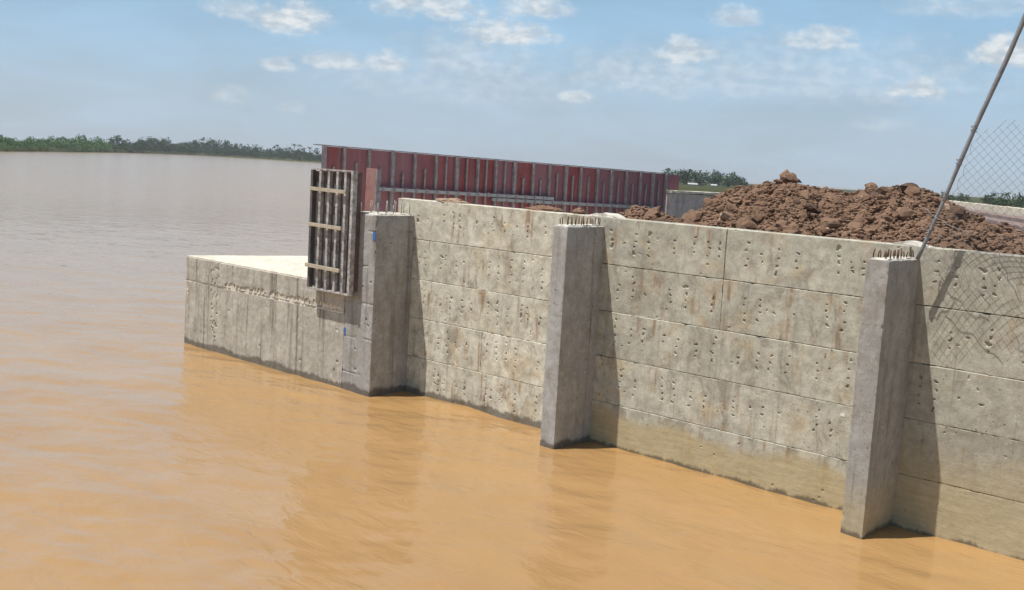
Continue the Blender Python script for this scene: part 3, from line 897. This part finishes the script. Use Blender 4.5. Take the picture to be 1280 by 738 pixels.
# ------------------------------------------------------------------ leaning pole and torn chain link
def build_fence():
    t = thing('chain_link_fence', 'leaning grey pole with torn chain link mesh above the nearest column', 'fence', (-4.985, -0.22, 3.225))
    B = Vector((-4.985, -0.22, 3.225)); T = Vector((-3.82, -0.22, 6.75))
    bm = bmesh.new()
    n = 24; rj = random.Random(2)
    pts = []
    for k in range(n + 1):
        p = B.lerp(T, k / n) - B
        p.x += 0.006 * math.sin(k * 0.5) + rj.uniform(-.002, .002); pts.append(p)
    add_tube(bm, pts, [0.021 + 0.007 * k / n + rj.uniform(-.002, .002) for k in range(n + 1)], 10)
    bmobj('pole', bm, M['pole'], t, True)
    # mesh: interlinked zigzag wires
    bm = bmesh.new()
    cw = 0.098
    rg = np.random.default_rng(3)

    def sway(x, z):
        return -0.02 + 0.06 * math.sin(x * 2.3 + 0.6) + 0.05 * math.sin(z * 2.9 + x) + (-0.05 if z < 0.3 else 0)
    k = 0
    x = 0.02
    while x < 2.5:
        z = -0.05 - 0.16 * abs(math.sin(x * 2.1)) - 0.25 * max(0, math.sin(x * 3.7 + 1))
        top = 1.53 + 0.05 * math.sin(x * 9) + 0.04 * rg.random() - 0.03 * x
        pts = []
        j = 0
        ph = k % 2
        z0 = round(z / (cw / 2)) * cw / 2
        while z0 + j * cw / 2 < top:
            zz = z0 + j * cw / 2
            jj = int(round(zz / (cw / 2)))
            xx = x + (cw / 2 * 0.96 if (jj + ph) % 2 else 0.0)
            xx += 0.012 * math.sin(zz * 5 + x * 3)
            pole_x = (zz / 3.525) * 1.165 + 0.03
            if xx > pole_x:
                pts.append((xx, sway(xx, zz), zz))
            j += 1
        if len(pts) > 3:
            pts.append((pts[-1][0] + 0.03, pts[-1][1], pts[-1][2] + 0.03))
            add_tube(bm, pts, 0.0018, 4, False)
        x += cw / 2; k += 1
    bmobj('wire_mesh', bm, M['wire'], t, True)
    bm = bmesh.new()
    for (a, b, c) in (((0.18, 0, 0.0), (0.55, -0.02, -0.10), (0.86, 0.0, -0.42)), ((0.25, -0.02, 0.30), (0.05, -0.06, 0.12), (0.0, 0.0, 0.02)), ((0.9, -0.1, 0.2), (1.02, -0.08, -0.1), (1.18, 0.0, -0.35)), ((0.02, -0.03, 0.6), (0.3, -0.12, 0.42), (0.6, -0.1, 0.35))):
        a, b, c = Vector(a), Vector(b), Vector(c)
        pts = [a * (1 - u) ** 2 + b * 2 * u * (1 - u) + c * u * u + Vector((0.012 * math.sin(u * 19), 0.01 * math.cos(u * 14), 0)) for u in [q / 16 for q in range(17)]]
        add_tube(bm, pts, 0.0035, 5)
    bmobj('loose_wire', bm, M['wire'], t, True)
    # wire lashings round the pole
    bm = bmesh.new()
    for u in (0.08, 0.2, 0.31, 0.415):
        c = B.lerp(T, u) - B
        add_tube(bm, [(c.x + 0.034 * math.cos(q), c.y + 0.034 * math.sin(q), c.z + 0.006 * q) for q in [s * 0.52 for s in range(25)]], 0.004, 4)
    bmobj('tie_wire', bm, M['wire'], t, True)


build_fence()

# white scrap stuck to the widest bay
bm = bmesh.new()
add_box(bm, -0.028, 0.028, -0.006, 0.0, -0.018, 0.018)
o = bmobj('paper_scrap', bm, M['white'], None, loc=(-5.80, -0.010, 1.20))
tag(o, 'tiny white scrap stuck to the wall left of the nearest column', 'scrap')

# ------------------------------------------------------------------ far vegetation
def polar(az_deg, dist):
    a = math.radians(az_deg)
    return dist * math.sin(a), -12.446 + dist * math.cos(a)


def leaf_cloud(g, n, cx, cy, z0, h, rx, leaf, clump=16):
    """n leaf cards in clumps filling an uneven crown; returns verts (n*4,3)"""
    nc = max(4, int(n / clump))
    c = g.normal(size=(nc, 3)); c /= np.linalg.norm(c, axis=1)[:, None]
    c *= (g.random(nc) ** 0.4)[:, None]
    cl = np.stack([cx + c[:, 0] * rx, cy + c[:, 1] * rx, z0 + h * (0.5 + 0.5 * c[:, 2])], -1)
    cr = rx * g.uniform(0.2, 0.5, nc)
    w_ = g.integers(0, nc, n)
    dd = g.normal(size=(n, 3)); dd /= np.linalg.norm(dd, axis=1)[:, None]; dd *= (g.random(n) ** 0.5)[:, None]
    P = cl[w_] + dd * cr[w_][:, None] * [1, 1, 0.8]
    u = g.normal(size=(n, 3)); u /= np.linalg.norm(u, axis=1)[:, None]
    v = np.cross(u, g.normal(size=(n, 3))); v /= np.linalg.norm(v, axis=1)[:, None]
    s = leaf * g.uniform(0.6, 1.4, n)[:, None]
    return np.stack([P - u * s, P - v * s * 0.6, P + u * s, P + v * s * 0.6], 1).reshape(-1, 3)


def quads(V):
    return np.arange(len(V)).reshape(-1, 4)


def tree(name, label, x, y, z, h, rx, seed, mat, group, n=900):
    t = thing(name, label, 'tree', (x, y, z), 0, group)
    g = np.random.default_rng(seed)
    bm = bmesh.new()
    lean = g.normal(0, 0.04, 2) * h
    add_tube(bm, [(0, 0, -0.3), (lean[0] * .5, lean[1] * .5, h * 0.35), (lean[0], lean[1], h * 0.8)], [h * 0.035, h * 0.026, h * 0.008], 6)
    for k in range(5):
        a = g.uniform(0, 6.28); q = h * g.uniform(0.28, 0.5)
        add_tube(bm, [(lean[0] * .5, lean[1] * .5, q), (math.cos(a) * rx * .4, math.sin(a) * rx * .4, q + h * .16), (math.cos(a) * rx * .7, math.sin(a) * rx * .7, q + h * .25)], [h * .014, h * .009, h * .004], 5)
    bmobj('trunk', bm, M['bark'], t, True)
    V = leaf_cloud(g, n, lean[0], lean[1], h * 0.0, h * 1.0, rx, h * 0.06, 22)
    link('crown', mesh_np('crown', V, quads(V)), mat, t)
    return t


def build_banks():
    # far bank terrain
    prof = [(-95, 230), (-80, 270), (-68.4, 357), (-65, 488), (-61.5, 700), (-59.2, 813), (-56, 780), (-53.2, 725), (-48, 760), (-43, 900), (-37, 1200)]
    pa, pd = np.array(prof).T
    azs = np.linspace(-95, -37, 150)
    V = []
    for a in azs:
        dd = float(np.interp(a, pa, pd))
        for k, (f, z) in enumerate(((-3, -0.6), (1.5, 0.6), (14, 1.6), (60, 2.2), (500, 2.5))):
            x, y = polar(a, dd + f + 3 * math.sin(a * 3.1) * (k < 3)); V.append((x, y, z))
    idx = np.arange(len(V)).reshape(len(azs), 5)
    Fq = np.stack([idx[:-1, :-1], idx[1:, :-1], idx[1:, 1:], idx[:-1, 1:]], -1).reshape(-1, 4)[:, ::-1]
    o = link('far_bank', mesh_np('far_bank', V, Fq, True), M['earth'])
    tag(o, 'low far bank of the river', None, None, 'structure')
    # wood on the far bank: one mass
    g = np.random.default_rng(12)
    hp_ = [(-95, 4), (-68.4, 5.0), (-65, 7.0), (-61.5, 10.5), (-60.3, 12.0), (-59, 12.8), (-57.5, 11.2), (-55.5, 9.8), (-54.3, 8.6), (-53, 8.0), (-48, 8.0), (-37, 9)]
    ha, hh_ = np.array(hp_).T
    allV = []; scrubV = []
    a = -78.0
    while a < -46:
        dd = float(np.interp(a, pa, pd)); hh = float(np.interp(a, ha, hh_))
        for row in range(3):
            h = hh * g.uniform(0.62, 1.06) * (0.6, 0.85, 1.0)[row]
            rx = h * g.uniform(0.5, 0.8)
            x, y = polar(a + g.uniform(-.15, .15), dd + 8 + row * 16 + g.uniform(-3, 3))
            (scrubV if a < -63.5 else allV).append(leaf_cloud(g, 420, x, y, 0.3, h - 0.3, rx, 0.06 * h))
        a += math.degrees(hh * 0.42 / dd)
    V = np.concatenate(allV)
    o = link('far_wood', mesh_np('far_wood', V, quads(V)), M['leaf'])
    tag(o, 'dark green wood along the far river bank', 'wood', None, 'stuff')
    V = np.concatenate(scrubV)
    o = link('bank_scrub', mesh_np('bank_scrub', V, quads(V)), M['reed'])
    tag(o, 'lighter green scrub along the near end of the far bank', 'scrub', None, 'stuff')
    # palms above the wood
    where = ('leftmost palm above the far wood, well left of the others', 'palm left of the group near the blackened form panel', 'tallest palm of the group on the far bank', 'palm standing just right of the tallest far palm', 'slim palm next to last before the form panel', 'last palm on the far bank before the form panel')
    for k, (px_az, h) in enumerate(((-58.6, 11.5), (-55.4, 10.6), (-54.55, 11.6), (-54.25, 11.2), (-53.75, 10.0), (-53.4, 9.4))):
        dd = float(np.interp(px_az, pa, pd)) + 6
        x, y = polar(px_az, dd)
        t = thing('palm_tree', where[k], 'palm tree', (x, y, 1.0), 0, 'palms on the far bank')
        bm = bmesh.new(); rj = random.Random(k)
        add_tube(bm, [(0, 0, -0.4), (rj.uniform(-.3, .3), 0, h * 0.5), (rj.uniform(-.6, .6), 0, h - 1.2)], [0.24, 0.18, 0.14], 6)
        bmobj('trunk', bm, M['bark'], t, True)
        bm = bmesh.new(); c = Vector((0, 0, h - 1.2))
        for j in range(16):
            a_ = j * 2.399; up = rj.uniform(-0.2, 0.9); L = rj.uniform(1.7, 2.5)
            dirv = Vector((math.cos(a_), math.sin(a_), 0)); sd = Vector((-math.sin(a_), math.cos(a_), 0))
            prev = None
            for u in (0, 0.35, 0.7, 1.0):
                p = c + dirv * L * u + Vector((0, 0, up * L * u - 0.9 * L * u * u)); wv = sd * (0.32 * (1 - u) + 0.04)
                cur = (bm.verts.new(p - wv - Vector((0, 0, .12))), bm.verts.new(p), bm.verts.new(p + wv - Vector((0, 0, .12))))
                if prev:
                    bm.faces.new((prev[0], prev[1], cur[1], cur[0])); bm.faces.new((prev[1], prev[2], cur[2], cur[1]))
                prev = cur
        bmobj('fronds', bm, M['palm'], t)
    # trees beyond the works
    spec = [(-34.75, 480, 6.3, 'tree half hidden behind the right end of the red formwork'), (-33.9, 500, 6.8, 'rounded tree just right of the red formwork end'), (-33.2, 470, 6.4, 'tree behind the middle of the mauve wall, left of the gap'), (-32.35, 500, 6.6, 'tree right of the gap behind the mauve wall'), (-31.75, 490, 6.6, 'tallest narrow tree behind the mauve wall'), (-31.15, 470, 4.4, 'low tree at the left foot of the dirt pile skyline')]
    for k, (a, dd, h, lb) in enumerate(spec):
        x, y = polar(a, dd)
        tree('far_tree', lb, x, y, 1.0, h * 1.0, h * 0.68, 300 + k, M['leaf' if k % 2 else 'leaf2'], 'trees beyond the works', 1200)
    spec = [(-27.9, 260, 2.75, 'small bush seen over the dip of the dirt pile'), (-27.2, 280, 2.6, 'faint bush right of the one in the dirt pile dip'), (-21.9, 330, 3.4, 'low tree just left of the leaning pole'), (-21.2, 340, 3.2, 'low tree seen through the mesh right of the pole'), (-20.4, 330, 3.0, 'low tree above the left end of the cream parapet'), (-19.0, 280, 3.6, 'bushy tree behind the middle of the cream parapet'), (-18.3, 270, 3.9, 'taller bushy tree behind the cream parapet near the right edge'), (-17.6, 280, 3.7, 'bushy tree behind the cream parapet at the right edge')]
    for k, (a, dd, h, lb) in enumerate(spec):
        x, y = polar(a, dd)
        tree('far_tree', lb, x, y, 1.0, h, h * 0.75, 330 + k, M['leaf' if k % 2 else 'leaf2'], 'trees beyond the works', 800)
    # sheds among the trees
    for k, (a, dd, ww, lb) in enumerate(((-33.6, 420, 3.2, 'small white shed under the trees behind the mauve wall'), (-32.5, 430, 1.8, 'smaller pale shed right of the white one'))):
        x, y = polar(a, dd)
        t = thing('shed', lb, 'shed', (x, y, 1.05), math.radians(-a), 'sheds among the trees')
        box('wall', (-ww / 2, ww / 2), (-2, 2), (0, 0.7), M['cream'], t)
        bm = bmesh.new()
        vs = [bm.verts.new(c) for c in ((-ww / 2 - .3, -2.4, 0.7), (ww / 2 + .3, -2.4, 0.7), (ww / 2 + .3, 0, 1.2), (-ww / 2 - .3, 0, 1.2), (ww / 2 + .3, 2.4, 0.7), (-ww / 2 - .3, 2.4, 0.7))]
        for f in ((0, 1, 2, 3), (3, 2, 4, 5), (0, 3, 5), (1, 4, 2), (0, 5, 4, 1)): bm.faces.new([vs[i] for i in f])
        bmobj('roof', bm, M['tin'], t)
    # stone embankment right of the pile
    P1 = Vector((*polar(-21.3, 92), 0)); P2 = Vector((*polar(-14.5, 46), 0))
    dv = (P2 - P1); L = dv.length; ang = math.atan2(dv.y, dv.x)
    t = thing('stone_embankment', 'mauve-brown coursed stone embankment with a cream parapet at right', 'embankment', (P1.x, P1.y, 1.05), ang)
    for k in range(9):                                     # courses stepping down towards the pile
        y0 = -0.2 - k * 1.15; z1 = 2.05 - k * 0.15
        me = fine_box('stone_course', (0, L), (y0 - 1.12, y0), (-0.2, z1), 0.6, (0, 0, 0), 0.05, 0.06, 400 + k, ny=3, smooth=False)
        link('stone_course', me, M['masonry'], t)
    me = fine_box('parapet', (2.0, L), (-0.16, 0.4), (-0.2, 2.42), 0.5, (0, 0, 0), 0.03, 0.03, 420, ny=3, smooth=False)
    link('parapet', me, M['cream'], t)


build_banks()

# ------------------------------------------------------------------ river haze
def build_haze():
    bm = bmesh.new()
    add_box(bm, -2200, 2200, -2200, 2200, -1.5, 32)
    me = bpy.data.meshes.new('haze'); bm.to_mesh(me); bm.free()
    mt = bpy.data.materials.new('pale_river_haze'); mt.use_nodes = True
    t = NT(mt.node_tree); t.n.clear()
    out = t.new('ShaderNodeOutputMaterial')
    v = t.new('ShaderNodeVolumePrincipled')
    v.inputs['Color'].default_value = (0.93, 0.96, 1.0, 1)
    v.inputs['Density'].default_value = 0.00022
    v.inputs['Anisotropy'].default_value = 0.2
    t.l.new(v.outputs[0], out.inputs['Volume'])
    o = link('haze', me, mt)
    tag(o, 'thin pale haze over the river', 'haze', None, 'stuff')


build_haze()
